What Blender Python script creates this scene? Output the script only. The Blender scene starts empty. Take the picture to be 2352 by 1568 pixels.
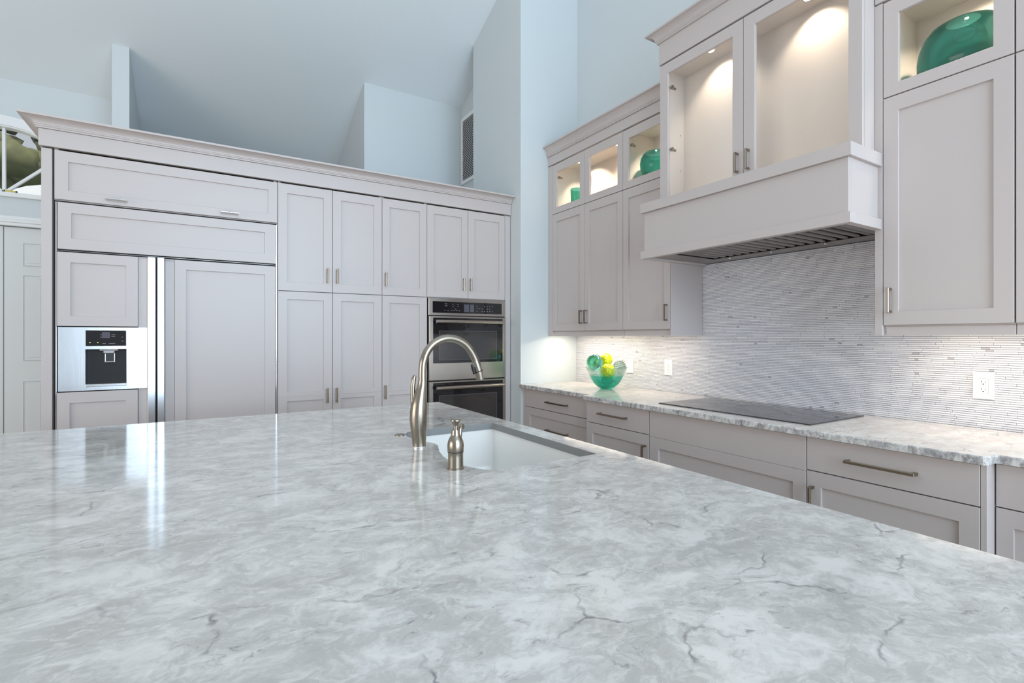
import bpy, bmesh, math, random
from mathutils import Vector, Matrix
random.seed(7)
SC = bpy.context.scene
COL = SC.collection
PI = math.pi

# ------------------------------------------------------------------ camera
cam_d = bpy.data.cameras.new('camera')
cam = bpy.data.objects.new('camera', cam_d); COL.objects.link(cam)
cam.location = (0, 0, 1.33)
cam.rotation_euler = (PI / 2, 0, -0.552588)
cam_d.sensor_width = 36.0
cam_d.lens = 17.608
cam_d.shift_y = -0.00412
cam_d.clip_start = 0.02
SC.camera = cam

# ------------------------------------------------------------------ world, daylight, exposure
W = bpy.data.worlds.new('world'); SC.world = W; W.use_nodes = True
wb = W.node_tree.nodes['Background']
wb.inputs[0].default_value = (0.84, 0.91, 1.0, 1); wb.inputs[1].default_value = 0.52
vs = SC.view_settings
vs.view_transform = 'Standard'; vs.look = 'None'; vs.gamma = 1.0; vs.use_curve_mapping = False
vs.exposure = 0.15
SC.cycles.use_denoising = True
SC.cycles.max_bounces = 12
SC.cycles.transparent_max_bounces = 16
SC.cycles.sample_clamp_indirect = 6.0

def area(name, loc, rot, sx, sy, power, color):
    l = bpy.data.lights.new(name, 'AREA'); l.shape = 'RECTANGLE'; l.size = sx; l.size_y = sy
    l.energy = power; l.color = color
    o = bpy.data.objects.new(name, l); COL.objects.link(o); o.location = loc; o.rotation_euler = rot
    return o
# daylight entering through the glass doors behind the camera and along the open left side
area('daylight_rear', (1.05, -4.4, 2.35), (PI / 2, 0, 0), 3.98, 4.2, 325, (0.66, 0.83, 1.0))
area('daylight_left', (-5.4, 1.5, 1.6), (PI / 2, 0, -PI / 2), 4.4, 2.3, 102, (1.0, 0.91, 0.83))
sun_d = bpy.data.lights.new('sun', 'SUN'); sun_d.energy = 3.5; sun_d.angle = 0.01; sun_d.color = (1.0, 0.97, 0.9)
sun = bpy.data.objects.new('sun', sun_d); COL.objects.link(sun); sun.rotation_euler = (math.radians(32), 0, math.radians(12))

# ------------------------------------------------------------------ materials
def new_mat(name):
    m = bpy.data.materials.new(name); m.use_nodes = True
    return m, m.node_tree.nodes, m.node_tree.links, m.node_tree.nodes['Principled BSDF']
def srgb(r, g, b):
    f = lambda c: (c / 255 / 12.92) if c / 255 <= 0.04045 else ((c / 255 + 0.055) / 1.055) ** 2.4
    return (f(r), f(g), f(b), 1)
def plain(name, col, rough=0.5, metal=0.0, noise=0.0, scale=8.0, bump=0.0, spec=None, coat=0.0):
    m, n, l, p = new_mat(name)
    p.inputs['Roughness'].default_value = rough; p.inputs['Metallic'].default_value = metal
    if spec is not None: p.inputs['Specular IOR Level'].default_value = spec
    if coat: p.inputs['Coat Weight'].default_value = coat; p.inputs['Coat Roughness'].default_value = 0.05
    if noise or bump:
        tc = n.new('ShaderNodeTexCoord'); t = n.new('ShaderNodeTexNoise'); t.inputs['Scale'].default_value = scale
        t.inputs['Detail'].default_value = 4
        l.new(tc.outputs['Object'], t.inputs['Vector'])
        mx = n.new('ShaderNodeMix'); mx.data_type = 'RGBA'
        k = 1 - noise
        mx.inputs[6].default_value = (col[0] * k, col[1] * k, col[2] * k, 1); mx.inputs[7].default_value = col
        l.new(t.outputs[0], mx.inputs[0]); l.new(mx.outputs[2], p.inputs['Base Color'])
        if bump:
            b = n.new('ShaderNodeBump'); b.inputs['Strength'].default_value = bump; b.inputs['Distance'].default_value = 0.002
            t2 = n.new('ShaderNodeTexNoise'); t2.inputs['Scale'].default_value = scale * 30
            l.new(tc.outputs['Object'], t2.inputs['Vector']); l.new(t2.outputs[0], b.inputs['Height'])
            l.new(b.outputs[0], p.inputs['Normal'])
    else:
        p.inputs['Base Color'].default_value = col
    return m
def emit(name, col, strength):
    m, n, l, p = new_mat(name)
    p.inputs['Base Color'].default_value = col
    p.inputs['Emission Color'].default_value = col; p.inputs['Emission Strength'].default_value = strength
    return m
def brushed(name, col, rough, axis):
    m, n, l, p = new_mat(name)
    p.inputs['Metallic'].default_value = 1; p.inputs['Base Color'].default_value = col
    tc = n.new('ShaderNodeTexCoord'); mp = n.new('ShaderNodeMapping')
    s = [400, 400, 400]; s[axis] = 4; mp.inputs['Scale'].default_value = s
    t = n.new('ShaderNodeTexNoise'); t.inputs['Scale'].default_value = 1.0; t.inputs['Detail'].default_value = 2
    r = n.new('ShaderNodeMapRange'); r.inputs[3].default_value = rough * 0.8; r.inputs[4].default_value = rough * 1.25
    l.new(tc.outputs['Object'], mp.inputs[0]); l.new(mp.outputs[0], t.inputs['Vector'])
    l.new(t.outputs[0], r.inputs[0]); l.new(r.outputs[0], p.inputs['Roughness'])
    b = n.new('ShaderNodeBump'); b.inputs['Strength'].default_value = 0.04; b.inputs['Distance'].default_value = 0.001
    l.new(t.outputs[0], b.inputs['Height']); l.new(b.outputs[0], p.inputs['Normal'])
    return m
def pane_mat(name, tint=(1, 1, 1, 1), base=0.04):
    m, n, l, p = new_mat(name); n.remove(p)
    out = n['Material Output']
    tr = n.new('ShaderNodeBsdfTransparent'); tr.inputs[0].default_value = tint
    gl = n.new('ShaderNodeBsdfGlossy'); gl.inputs['Roughness'].default_value = 0.02
    fr = n.new('ShaderNodeFresnel'); fr.inputs[0].default_value = 1.45; ge = n.new('ShaderNodeNewGeometry')
    inv = n.new('ShaderNodeMath'); inv.operation = 'SUBTRACT'; inv.inputs[0].default_value = 1.0; l.new(ge.outputs['Backfacing'], inv.inputs[1])
    lw = n.new('ShaderNodeMath'); lw.operation = 'MULTIPLY'; l.new(fr.outputs[0], lw.inputs[0]); l.new(inv.outputs[0], lw.inputs[1])
    mx = n.new('ShaderNodeMixShader')
    l.new(lw.outputs[0], mx.inputs[0]); l.new(tr.outputs[0], mx.inputs[1]); l.new(gl.outputs[0], mx.inputs[2])
    l.new(mx.outputs[0], out.inputs['Surface'])
    return m
def glass_mat(name, col, rough=0.0, ior=1.45, trans=0.0):
    """coloured blown glass; part of it passes light straight through, as thin walls do"""
    m, n, l, p = new_mat(name)
    p.inputs['Base Color'].default_value = col; p.inputs['Transmission Weight'].default_value = 1
    p.inputs['Roughness'].default_value = rough; p.inputs['IOR'].default_value = ior
    if trans:
        out = n['Material Output']; tr = n.new('ShaderNodeBsdfTransparent'); tr.inputs[0].default_value = col
        mx = n.new('ShaderNodeMixShader'); mx.inputs[0].default_value = trans
        l.new(p.outputs[0], mx.inputs[1]); l.new(tr.outputs[0], mx.inputs[2]); l.new(mx.outputs[0], out.inputs['Surface'])
    return m

def stone(name, c_dark, c_mid, c_light, c_vein, c_fleck, rough, scale=1.0, vein=1.0, rot=0.5, stretch=1.6):
    m, n, l, p = new_mat(name)
    p.inputs['Roughness'].default_value = rough
    tc = n.new('ShaderNodeTexCoord'); mp = n.new('ShaderNodeMapping')
    mp.inputs['Rotation'].default_value = (0, 0, rot); mp.inputs['Scale'].default_value = (scale, scale * stretch, scale)
    l.new(tc.outputs['Object'], mp.inputs[0])
    def noise(sc, det, rgh=0.6, dist=0.0, vec=None):
        t = n.new('ShaderNodeTexNoise'); t.inputs['Scale'].default_value = sc; t.inputs['Detail'].default_value = det
        t.inputs['Roughness'].default_value = rgh; t.inputs['Distortion'].default_value = dist
        l.new(vec or mp.outputs[0], t.inputs['Vector']); return t
    def ramp(src, pts):
        r = n.new('ShaderNodeValToRGB'); e = r.color_ramp.elements
        e[0].position, e[0].color = pts[0]; e[1].position, e[1].color = pts[-1]
        for q, c in pts[1:-1]:
            x = e.new(q); x.color = c
        l.new(src, r.inputs[0]); return r
    def mix(fac, a, b):
        x = n.new('ShaderNodeMix'); x.data_type = 'RGBA'
        if isinstance(fac, float): x.inputs[0].default_value = fac
        else: l.new(fac, x.inputs[0])
        for i, v in ((6, a), (7, b)):
            if isinstance(v, tuple): x.inputs[i].default_value = v
            else: l.new(v, x.inputs[i])
        return x.outputs[2]
    # warp the coordinates
    wn = noise(2.2, 5, 0.6); wv = n.new('ShaderNodeVectorMath'); wv.operation = 'MULTIPLY_ADD'
    wv.inputs[1].default_value = (0.35, 0.35, 0.35); l.new(wn.outputs[1], wv.inputs[0]); l.new(mp.outputs[0], wv.inputs[2])
    w = wv.outputs[0]
    patch = noise(4.6, 9, 0.68, 0.3, w)
    base = ramp(patch.outputs[0], [(0.36, c_dark), (0.50, c_mid), (0.62, c_light), (0.75, c_light)])
    streak = noise(16, 6, 0.7, 0.6, w)
    sr = ramp(streak.outputs[0], [(0.46, (0, 0, 0, 1)), (0.66, (.8, .8, .8, 1))])
    c1 = mix(sr.outputs[0], base.outputs[0], c_light)
    # large wandering veins: edges of a warped cell pattern, broken up by a noise
    vo = n.new('ShaderNodeTexVoronoi'); vo.feature = 'DISTANCE_TO_EDGE'; vo.inputs['Scale'].default_value = 2.3
    l.new(w, vo.inputs['Vector'])
    vr = ramp(vo.outputs[0], [(0.0, (1, 1, 1, 1)), (0.020, (0, 0, 0, 1))])
    brk = noise(5.0, 4, 0.6, 0.0, w); br = ramp(brk.outputs[0], [(0.50, (0, 0, 0, 1)), (0.66, (1, 1, 1, 1))])
    mu = n.new('ShaderNodeMath'); mu.operation = 'MULTIPLY'; l.new(vr.outputs[0], mu.inputs[0]); l.new(br.outputs[0], mu.inputs[1])
    mu2 = n.new('ShaderNodeMath'); mu2.operation = 'MULTIPLY'; mu2.inputs[1].default_value = 0.75 * vein; l.new(mu.outputs[0], mu2.inputs[0])
    c2 = mix(mu2.outputs[0], c1, c_vein)
    # fine dark and rusty flecks
    fl = noise(22, 6, 0.74, 0.9, w); fr = ramp(fl.outputs[0], [(0.57, (0, 0, 0, 1)), (0.70, (1, 1, 1, 1))])
    fb = noise(3.0, 3, 0.6, 0.0, w); fbr = ramp(fb.outputs[0], [(0.46, (0, 0, 0, 1)), (0.57, (1, 1, 1, 1))])
    m3 = n.new('ShaderNodeMath'); m3.operation = 'MULTIPLY'; l.new(fr.outputs[0], m3.inputs[0]); l.new(fbr.outputs[0], m3.inputs[1])
    m4 = n.new('ShaderNodeMath'); m4.operation = 'MULTIPLY'; m4.inputs[1].default_value = 0.6 * vein; l.new(m3.outputs[0], m4.inputs[0])
    fc = noise(6, 2, 0.5); fcr = ramp(fc.outputs[0], [(0.52, c_vein), (0.66, c_fleck)])
    c3 = mix(m4.outputs[0], c2, fcr.outputs[0])
    l.new(c3, p.inputs['Base Color'])
    return m

M = {}
M['cab'] = plain('cabinet_paint', srgb(196, 187, 184), 0.34, noise=0.02, scale=3)
M['cab_in'] = plain('cabinet_interior', srgb(222, 214, 206), 0.45)
M['dark'] = plain('dark_gap', (0.012, 0.012, 0.014, 1), 0.6)
M['wall'] = plain('wall_paint', srgb(208, 215, 217), 0.36, noise=0.02, scale=2, bump=0.05)
M['ceil'] = plain('ceiling_paint', srgb(232, 240, 244), 0.7, noise=0.02, scale=1.5, bump=0.06)
M['white'] = plain('white_trim_paint', srgb(235, 236, 236), 0.3)
M['door'] = plain('white_door_paint', srgb(222, 224, 224), 0.35)
M['floor'] = plain('floor_tile', srgb(206, 188, 164), 0.35, noise=0.15, scale=2)
M['steel'] = brushed('stainless_steel', (0.62, 0.62, 0.62, 1), 0.24, 0)
M['oven_steel'] = brushed('oven_stainless_reflection_tint', (0.43, 0.39, 0.35, 1), 0.22, 0)  # steel darkened to tan: warm reflection of the lit backsplash put into the colour
M['steel_v'] = brushed('stainless_steel_vertical', (0.80, 0.83, 0.86, 1), 0.22, 2)
M['nickel'] = plain('brushed_nickel', srgb(160, 150, 136), 0.22, metal=1.0)
M['chrome'] = plain('polished_chrome', (0.85, 0.85, 0.86, 1), 0.08, metal=1.0)
M['bronze'] = plain('dark_pull_metal', srgb(150, 138, 122), 0.3, metal=1.0)
M['black_glass'] = plain('black_glass', (0.010, 0.009, 0.010, 1), 0.04, spec=0.6)
M['cook_glass'] = plain('cooktop_glass', (0.022, 0.022, 0.026, 1), 0.07, spec=0.7)
M['black'] = plain('black_plastic', (0.012, 0.012, 0.014, 1), 0.35)
M['window_glass'] = plain('oven_window', (0.035, 0.03, 0.028, 1), 0.05, spec=0.7)
M['display'] = plain('display_grey', (0.09, 0.09, 0.11, 1), 0.15)
M['mark'] = plain('panel_marks', (0.30, 0.29, 0.30, 1), 0.4)
M['led'] = emit('status_led', (0.75, 1.0, 0.15, 1), 3.0)
M['baffle'] = plain('baffle_steel', (0.33, 0.305, 0.29, 1), 0.32, metal=1.0)
M['sink'] = plain('white_fireclay', srgb(238, 236, 232), 0.16)
M['plastic'] = plain('white_plastic', srgb(246, 246, 244), 0.25)
M['slot'] = plain('outlet_slot', (0.02, 0.02, 0.02, 1), 0.6)
M['pane'] = pane_mat('clear_pane')
M['teal'] = glass_mat('teal_glass', srgb(140, 222, 210), trans=0.35)
M['teal_deep'] = glass_mat('deep_teal_glass', srgb(122, 204, 199), trans=0.38)
M['teal_ball'] = glass_mat('teal_ball_glass', srgb(160, 224, 220), trans=0.4)
M['cut_edge'] = plain('honed_cut_edge', srgb(140, 141, 140), 0.6, noise=0.15, scale=20)
M['clear'] = glass_mat('clear_glass', srgb(236, 246, 242), trans=0.45)
M['clear_stripe'] = glass_mat('grey_striped_glass', srgb(150, 160, 160), trans=0.3)
M['green'] = plain('green_ball', srgb(96, 168, 30), 0.4)
M['lamp'] = emit('lamp_lens', (1.0, 0.90, 0.74, 1), 6.0)
M['grout'] = plain('tile_grout', srgb(98, 96, 101), 0.8)
M['leaf'] = plain('foliage', srgb(120, 124, 82), 0.7, noise=0.75, scale=6)
M['bark'] = plain('bark', srgb(90, 78, 66), 0.8)
M['porch'] = plain('porch_white', srgb(240, 242, 244), 0.6)
M['yellow_bar'] = plain('yellow_bar', srgb(206, 196, 96), 0.4)
M['lawn'] = plain('lawn', srgb(110, 130, 84), 0.9, noise=0.3, scale=4)
M['quartz'] = stone('island_quartz', srgb(185, 179, 174), srgb(194, 189, 184), srgb(225, 220, 215), srgb(102, 95, 100), srgb(146, 108, 98), 0.10, 1.5, 1.0, 0.9, 1.35)
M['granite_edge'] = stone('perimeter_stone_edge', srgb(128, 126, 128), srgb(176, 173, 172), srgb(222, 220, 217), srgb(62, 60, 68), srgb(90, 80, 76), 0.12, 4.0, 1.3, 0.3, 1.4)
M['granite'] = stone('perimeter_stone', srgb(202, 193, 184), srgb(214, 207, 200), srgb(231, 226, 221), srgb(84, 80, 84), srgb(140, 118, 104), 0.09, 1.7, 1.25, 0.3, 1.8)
for i, c in enumerate([(229, 229, 234), (223, 223, 229), (235, 235, 238), (217, 217, 223), (184, 182, 188)]):
    M['tile%d' % i] = plain('marble_strip_%d' % i, srgb(*c), 0.28, noise=0.05, scale=30)
# yellow knobbly balls
def knob_mat():
    m, n, l, p = new_mat('yellow_knobbly')
    p.inputs['Roughness'].default_value = 0.3
    tc = n.new('ShaderNodeTexCoord'); v = n.new('ShaderNodeTexVoronoi'); v.inputs['Scale'].default_value = 60
    r = n.new('ShaderNodeValToRGB'); r.color_ramp.elements[0].color = srgb(244, 246, 40); r.color_ramp.elements[1].color = srgb(186, 190, 0)
    r.color_ramp.elements[0].position = 0.2; r.color_ramp.elements[1].position = 0.75
    l.new(tc.outputs['Object'], v.inputs['Vector']); l.new(v.outputs[0], r.inputs[0]); l.new(r.outputs[0], p.inputs['Base Color'])
    return m
M['yellow'] = knob_mat()

# ------------------------------------------------------------------ builders
def link(name, me, mat, parent=None, smooth=False):
    o = bpy.data.objects.new(name, me); COL.objects.link(o)
    if mat is not None and len(me.materials) == 0:
        me.materials.append(M[mat] if isinstance(mat, str) else mat)
    if smooth:
        for f in me.polygons: f.use_smooth = True
    if parent is not None: o.parent = parent
    return o
def tag(o, label=None, cat=None, group=None, kind=None):
    if label: o['label'] = label
    if cat: o['category'] = cat
    if group: o['group'] = group
    if kind: o['kind'] = kind
    return o
def thing(name, label, cat, group=None, loc=(0, 0, 0)):
    o = bpy.data.objects.new(name, None); COL.objects.link(o); o.location = loc
    o.empty_display_size = 0.1
    # parts are modelled in world coordinates; cancel the empty's offset
    return tag(o, label, cat, group)
def base_of(o): return Vector(o.location) if o is not None else Vector((0, 0, 0))

class B:
    """collects shapes in world coordinates, then links them as one mesh"""
    def __init__(s): s.bm = bmesh.new()
    def box(s, x0, x1, y0, y1, z0, z1, bev=0.0):
        r = bmesh.ops.create_cube(s.bm, size=1.0, matrix=Matrix.Translation(((x0 + x1) / 2, (y0 + y1) / 2, (z0 + z1) / 2)) @ Matrix.Diagonal((abs(x1 - x0), abs(y1 - y0), abs(z1 - z0), 1)))
        if bev:
            es = {e for v in r['verts'] for e in v.link_edges}
            bmesh.ops.bevel(s.bm, geom=list(es), offset=bev, segments=1, affect='EDGES', profile=0.5)
        return s
    def prism(s, pts, vec):
        """closed polygon pts (3-D) extruded along vec"""
        a = [s.bm.verts.new(p) for p in pts]; b = [s.bm.verts.new(Vector(p) + Vector(vec)) for p in pts]
        n = len(pts)
        s.bm.faces.new(a); s.bm.faces.new(list(reversed(b)))
        for i in range(n):
            s.bm.faces.new((a[i], b[i], b[(i + 1) % n], a[(i + 1) % n]))
        return s
    def lathe(s, prof, c, seg=40, mat4=None, close=False):
        """profile [(r,z)...] about a vertical axis through c"""
        rings = []
        T = mat4 or Matrix.Identity(4); c = Vector(c)
        for r, z in prof:
            if r < 1e-6: rings.append([s.bm.verts.new(c + (T @ Vector((0, 0, z))))])
            else: rings.append([s.bm.verts.new(c + (T @ Vector((r * math.cos(2 * PI * k / seg), r * math.sin(2 * PI * k / seg), z)))) for k in range(seg)])
        pairs = list(zip(rings, rings[1:]))
        if close: pairs.append((rings[-1], rings[0]))
        for p, q in pairs:
            for k in range(seg):
                k2 = (k + 1) % seg
                if len(p) == 1 and len(q) == 1: continue
                if len(p) == 1: s.bm.faces.new((p[0], q[k2], q[k]))
                elif len(q) == 1: s.bm.faces.new((p[k], p[k2], q[0]))
                else: s.bm.faces.new((p[k], p[k2], q[k2], q[k]))
        return s
    def tube(s, path, rad, seg=16, cap=True):
        path = [Vector(p) for p in path]; n = len(path)
        rad = rad if isinstance(rad, (list, tuple)) else [rad] * n
        up = Vector((0.31, 0.93, 0.17)); rings = []
        t0 = (path[1] - path[0]).normalized()
        u = t0.cross(up).normalized()
        for i in range(n):
            t = (path[min(i + 1, n - 1)] - path[max(i - 1, 0)]).normalized()
            u = (u - t * u.dot(t)).normalized(); v = t.cross(u)
            rings.append([s.bm.verts.new(path[i] + (u * math.cos(2 * PI * k / seg) + v * math.sin(2 * PI * k / seg)) * rad[i]) for k in range(seg)])
        for p, q in zip(rings, rings[1:]):
            for k in range(seg):
                s.bm.faces.new((p[k], p[(k + 1) % seg], q[(k + 1) % seg], q[k]))
        if cap:
            s.bm.faces.new(list(reversed(rings[0]))); s.bm.faces.new(rings[-1])
        return s
    def out(s, name, mat, parent=None, smooth=False, angle=None):
        bmesh.ops.recalc_face_normals(s.bm, faces=s.bm.faces)
        off = base_of(parent)
        p = parent
        if p is not None:
            off = Vector((0, 0, 0)); q = p
            while q is not None: off += Vector(q.location); q = q.parent
        if off.length > 0: bmesh.ops.translate(s.bm, verts=s.bm.verts, vec=-off)
        me = bpy.data.meshes.new(name); s.bm.to_mesh(me); s.bm.free()
        o = link(name, me, mat, parent)
        if smooth:
            for f in me.polygons: f.use_smooth = True
            if angle: me.set_sharp_from_angle(angle=math.radians(angle))
        return o
def struct(o): o['kind'] = 'structure'; return o

# facing helpers: 'Y' fronts look towards -Y (pantry run), 'X' fronts look towards -X (range run)
def fbox(b, face, front, a0, a1, d0, d1, z0, z1, bev=0.0):
    if face == 'Y': b.box(a0, a1, front + d0, front + d1, z0, z1, bev)
    else: b.box(front + d0, front + d1, a0, a1, z0, z1, bev)
    return b
def fpt(face, front, a, d, z): return (a, front + d, z) if face == 'Y' else (front + d, a, z)
def ring(b, face, front, o, i, d0, d1, c=0.0012):
    """rectangular frame with a hole; o,i = (a0,a1,z0,z1); small chamfer c on front arrises"""
    def rect(r, g, d): 
        a0, a1, z0, z1 = r[0] + g, r[1] - g, r[2] + g, r[3] - g
        return [b.bm.verts.new(fpt(face, front, a, d, z)) for a, z in ((a0, z0), (a1, z0), (a1, z1), (a0, z1))]
    loops = [rect(o, 0, d1), rect(o, 0, d0 + c), rect(o, c, d0), rect(i, -c, d0), rect(i, 0, d0 + c), rect(i, 0, d1)]
    loops.append(loops[0])
    for p, q in zip(loops, loops[1:]):
        for k in range(4): b.bm.faces.new((p[k], p[(k + 1) % 4], q[(k + 1) % 4], q[k]))
    return b
def pull(parent, face, front, a, z, length, horiz, mat='bronze', r=0.0055, off=0.030, name='handle'):
    """bar pull: square-section bar on two posts; a,z = centre"""
    b = B(); h = length / 2
    if horiz:
        fbox(b, face, front, a - h, a + h, -off - r, -off + r, z - r, z + r, 0.0015)
        for s in (-1, 1):
            c = a + s * (h - r); fbox(b, face, front, c - r, c + r, -off, 0.001, z - r, z + r, 0.0008)
    else:
        fbox(b, face, front, a - r, a + r, -off - r, -off + r, z - h, z + h, 0.0015)
        for s in (-1, 1):
            c = z + s * (h - r); fbox(b, face, front, a - r, a + r, -off, 0.001, c - r, c + r, 0.0008)
    return b.out(name, mat, parent)
def round_pull(parent, face, front, a, z, length, horiz, mat='nickel', r=0.007, off=0.028, name='handle'):
    b = B(); h = length / 2
    f = lambda aa, d, zz: fpt(face, front, aa, d, zz)
    if horiz:
        b.tube([f(a - h, -off, z), f(a + h, -off, z)], r, 12)
        for s in (-1, 1): b.tube([f(a + s * (h - 0.012), -off, z), f(a + s * (h - 0.012), 0.001, z)], r * 0.7, 10)
    else:
        b.tube([f(a, -off, z - h), f(a, -off, z + h)], r, 12)
        for s in (-1, 1): b.tube([f(a, -off, z + s * (h - 0.012)), f(a, 0.001, z + s * (h - 0.012))], r * 0.7, 10)
    return b.out(name, mat, parent, True, 40)
def shaker(parent, face, front, o, i, name='door', thick=0.02, depth=0.010, mat='cab', glass=False, i2=None):
    """frame-and-panel door: frame mesh with a recessed panel (or a pane) as its own piece"""
    b = B()
    if i2:   # two panels with a mid rail
        zm = (i[2] + i2[3]) / 2
        ring(b, face, front, (o[0], o[1], zm, o[3]), i, 0, thick); ring(b, face, front, (o[0], o[1], o[2], zm), i2, 0, thick)
    else:
        ring(b, face, front, o, i, 0, thick)
    d = b.out(name, mat, parent)
    for q in [i] + ([i2] if i2 else []):
        if glass: fbox(B_ := B(), face, front, q[0] - 0.003, q[1] + 0.003, 0.011, 0.015, q[2] - 0.003, q[3] + 0.003); B_.out('pane', 'pane', d)
        else: fbox(B_ := B(), face, front, q[0] - 0.003, q[1] + 0.003, depth, thick - 0.003, q[2] - 0.003, q[3] + 0.003); B_.out('panel', mat, d)
    return d
def carcass(parent, face, front, a0, a1, z0, z1, depth, t=0.018, name='body', mat='cab', shelf=None, inner=None):
    """open-fronted cabinet box, front edges at `front`"""
    b = B()
    fbox(b, face, front, a0, a0 + t, 0, depth, z0, z1)
    fbox(b, face, front, a1 - t, a1, 0, depth, z0, z1)
    fbox(b, face, front, a0 + t, a1 - t, 0, depth, z1 - t, z1)
    fbox(b, face, front, a0 + t, a1 - t, 0, depth, z0, z0 + t)
    fbox(b, face, front, a0 + t, a1 - t, depth - 0.012, depth, z0 + t, z1 - t)
    for z in shelf or []: fbox(b, face, front, a0 + t, a1 - t, 0.004, depth - 0.012, z, z + t)
    return b.out(name, mat, parent)

# ------------------------------------------------------------------ the setting
CA, CB = 6.2169, 0.39408           # sloped ceiling: z = CA - CB*y
cz = lambda y: CA - CB * y
RIDGE = 0.4
b = B(); b.box(-7, 3.4, -6, 7.8, -0.1, 0.0); struct(b.out('floor', 'floor'))
b = B()
b.prism([(-7, 6.55, cz(6.55)), (-7, RIDGE, cz(RIDGE)), (-7, RIDGE, cz(RIDGE) + 0.2), (-7, 6.55, cz(6.55) + 0.2)], (10.6, 0, 0))
b.prism([(-0.8, 7.85, cz(7.85)), (-0.8, 6.55, cz(6.55)), (-0.8, 6.55, cz(6.55) + 0.2), (-0.8, 7.85, cz(7.85) + 0.2)], (4.4, 0, 0))
b.prism([(-7, RIDGE, cz(RIDGE)), (-7, -5, cz(RIDGE) - 1.6), (-7, -5, cz(RIDGE) - 1.4), (-7, RIDGE, cz(RIDGE) + 0.2)], (10.6, 0, 0))
struct(b.out('ceiling', 'ceil'))
XW = 3.045
b = B(); b.prism([(XW, 3.75, 0), (XW, -4.2, 0), (XW, -4.2, 4.3), (XW, RIDGE, cz(RIDGE) + .05), (XW, 3.75, cz(3.75) + .05)], (0.15, 0, 0))
wall_right = struct(b.out('wall_right', 'wall'))
def slopebox(name, x0, x1, y0, y1, mat='wall'):
    b = B(); b.prism([(x0, y0, 0), (x0, y1, 0), (x0, y1, cz(y1) + .03), (x0, y0, cz(y0) + .03)], (x1 - x0, 0, 0))
    return struct(b.out(name, mat))
slopebox('wall_corner', 2.403, 3.35, 3.75, 4.668)
slopebox('wall_alcove', 2.636, 3.35, 4.668, 5.43)
slopebox('wall_centre', 1.478, 3.35, 5.43, 6.37)
slopebox('wall_partition', -0.697, -0.572, 5.713, 6.37)
b = B()   # the niche runs on behind the pantry, under the same slope
b.prism([(-0.76, 6.50, 0), (-0.70, 6.50, 0), (-0.70, 7.70, 0), (-0.76, 7.70, 0)], (0, 0, 3.7)); b.box(-0.76, 3.35, 7.70, 7.80, 0, 3.3)
b.prism([(1.478, 6.371, 0), (1.478, 7.70, 0), (1.478, 7.70, 3.3), (1.478, 6.371, cz(6.371) + .03)], (1.8, 0, 0))
struct(b.out('wall_niche', 'wall'))
# back wall with a fan-window opening and a double-door opening
XC, ZC, RG = -1.568, 2.664, 0.627
YB = 6.37
b = B()
top = cz(YB) + .03
def wallquad(pts):
    b.prism([(x, YB, z) for x, z in pts], (0, 0.14, 0))
wallquad([(-7, 0), (XC - 0.63, 0), (XC - 0.63, 2.36), (XC - 0.63, 2.66), (XC - 0.63, top), (-7, top)])
wallquad([(XC + 0.63, 0), (-0.572, 0), (-0.572, top), (XC + 0.63, top), (XC + 0.63, 2.66), (XC + 0.63, 2.36)])
wallquad([(XC - 0.63, 2.36), (XC + 0.63, 2.36), (XC + 0.63, 2.66), (XC - 0.63, 2.66)])
arc = [(XC + 0.63 * math.cos(a), ZC + 0.63 * math.sin(a)) for a in [PI * k / 24 for k in range(25)]]
for (xa, za), (xb, zb) in zip(arc, arc[1:]):
    wallquad([(xa, za), (xa, top), (xb, top), (xb, zb)])
wall_back = struct(b.out('wall_back', 'wall'))

# fan window
b = B()
n = 28
for r0, r1, y0 in ((0.612, 0.70, -0.028), (0.60, 0.635, -0.012)):
    for k in range(n):
        a0, a1 = PI * k / n, PI * (k + 1) / n
        P = lambda r, a: (XC + r * math.cos(a), YB + y0, ZC + r * math.sin(a))
        b.prism([P(r0, a0), P(r1, a0), P(r1, a1), P(r0, a1)], (0, 0.06 if y0 < -.02 else 0.10, 0))
b.box(XC - 0.70, XC + 0.70, YB - 0.035, YB + 0.05, 2.622, 2.664, 0.003)
win = struct(b.out('window_1', 'white'))
for a in (PI / 4, PI / 2, 3 * PI / 4):
    b = B()
    c, s_ = math.cos(a), math.sin(a)
    w = 0.011
    pts = [(XC + r * c - q * s_, YB + 0.03, ZC + r * s_ + q * c) for r, q in ((0.0, -w), (0.62, -w), (0.62, w), (0.0, w))]
    b.prism(pts, (0, 0.03, 0)); b.out('muntin', 'white', win)
b = B()
b.prism([(XC + 0.61 * math.cos(PI * k / n), YB + 0.042, ZC + 0.61 * math.sin(PI * k / n)) for k in range(n + 1)], (0, 0.005, 0))
b.out('pane', 'pane', win)
b = B(); b.box(-1.553, -1.464, YB - 0.034, YB - 0.010, 2.664, 2.679, 0.003); yb = b.out('spirit_level', 'yellow_bar')
tag(yb, 'small yellow bar lying on the sill of the fan window', 'level')
b = B()
for s_ in (-1, 1):
    b = B(); b.box(-1.5085 + s_ * 0.040 - .005, -1.5085 + s_ * 0.040 + .005, YB - .0345, YB - .0095, 2.6638, 2.6795, .001); b.out('end_cap', 'dark', yb)

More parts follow.
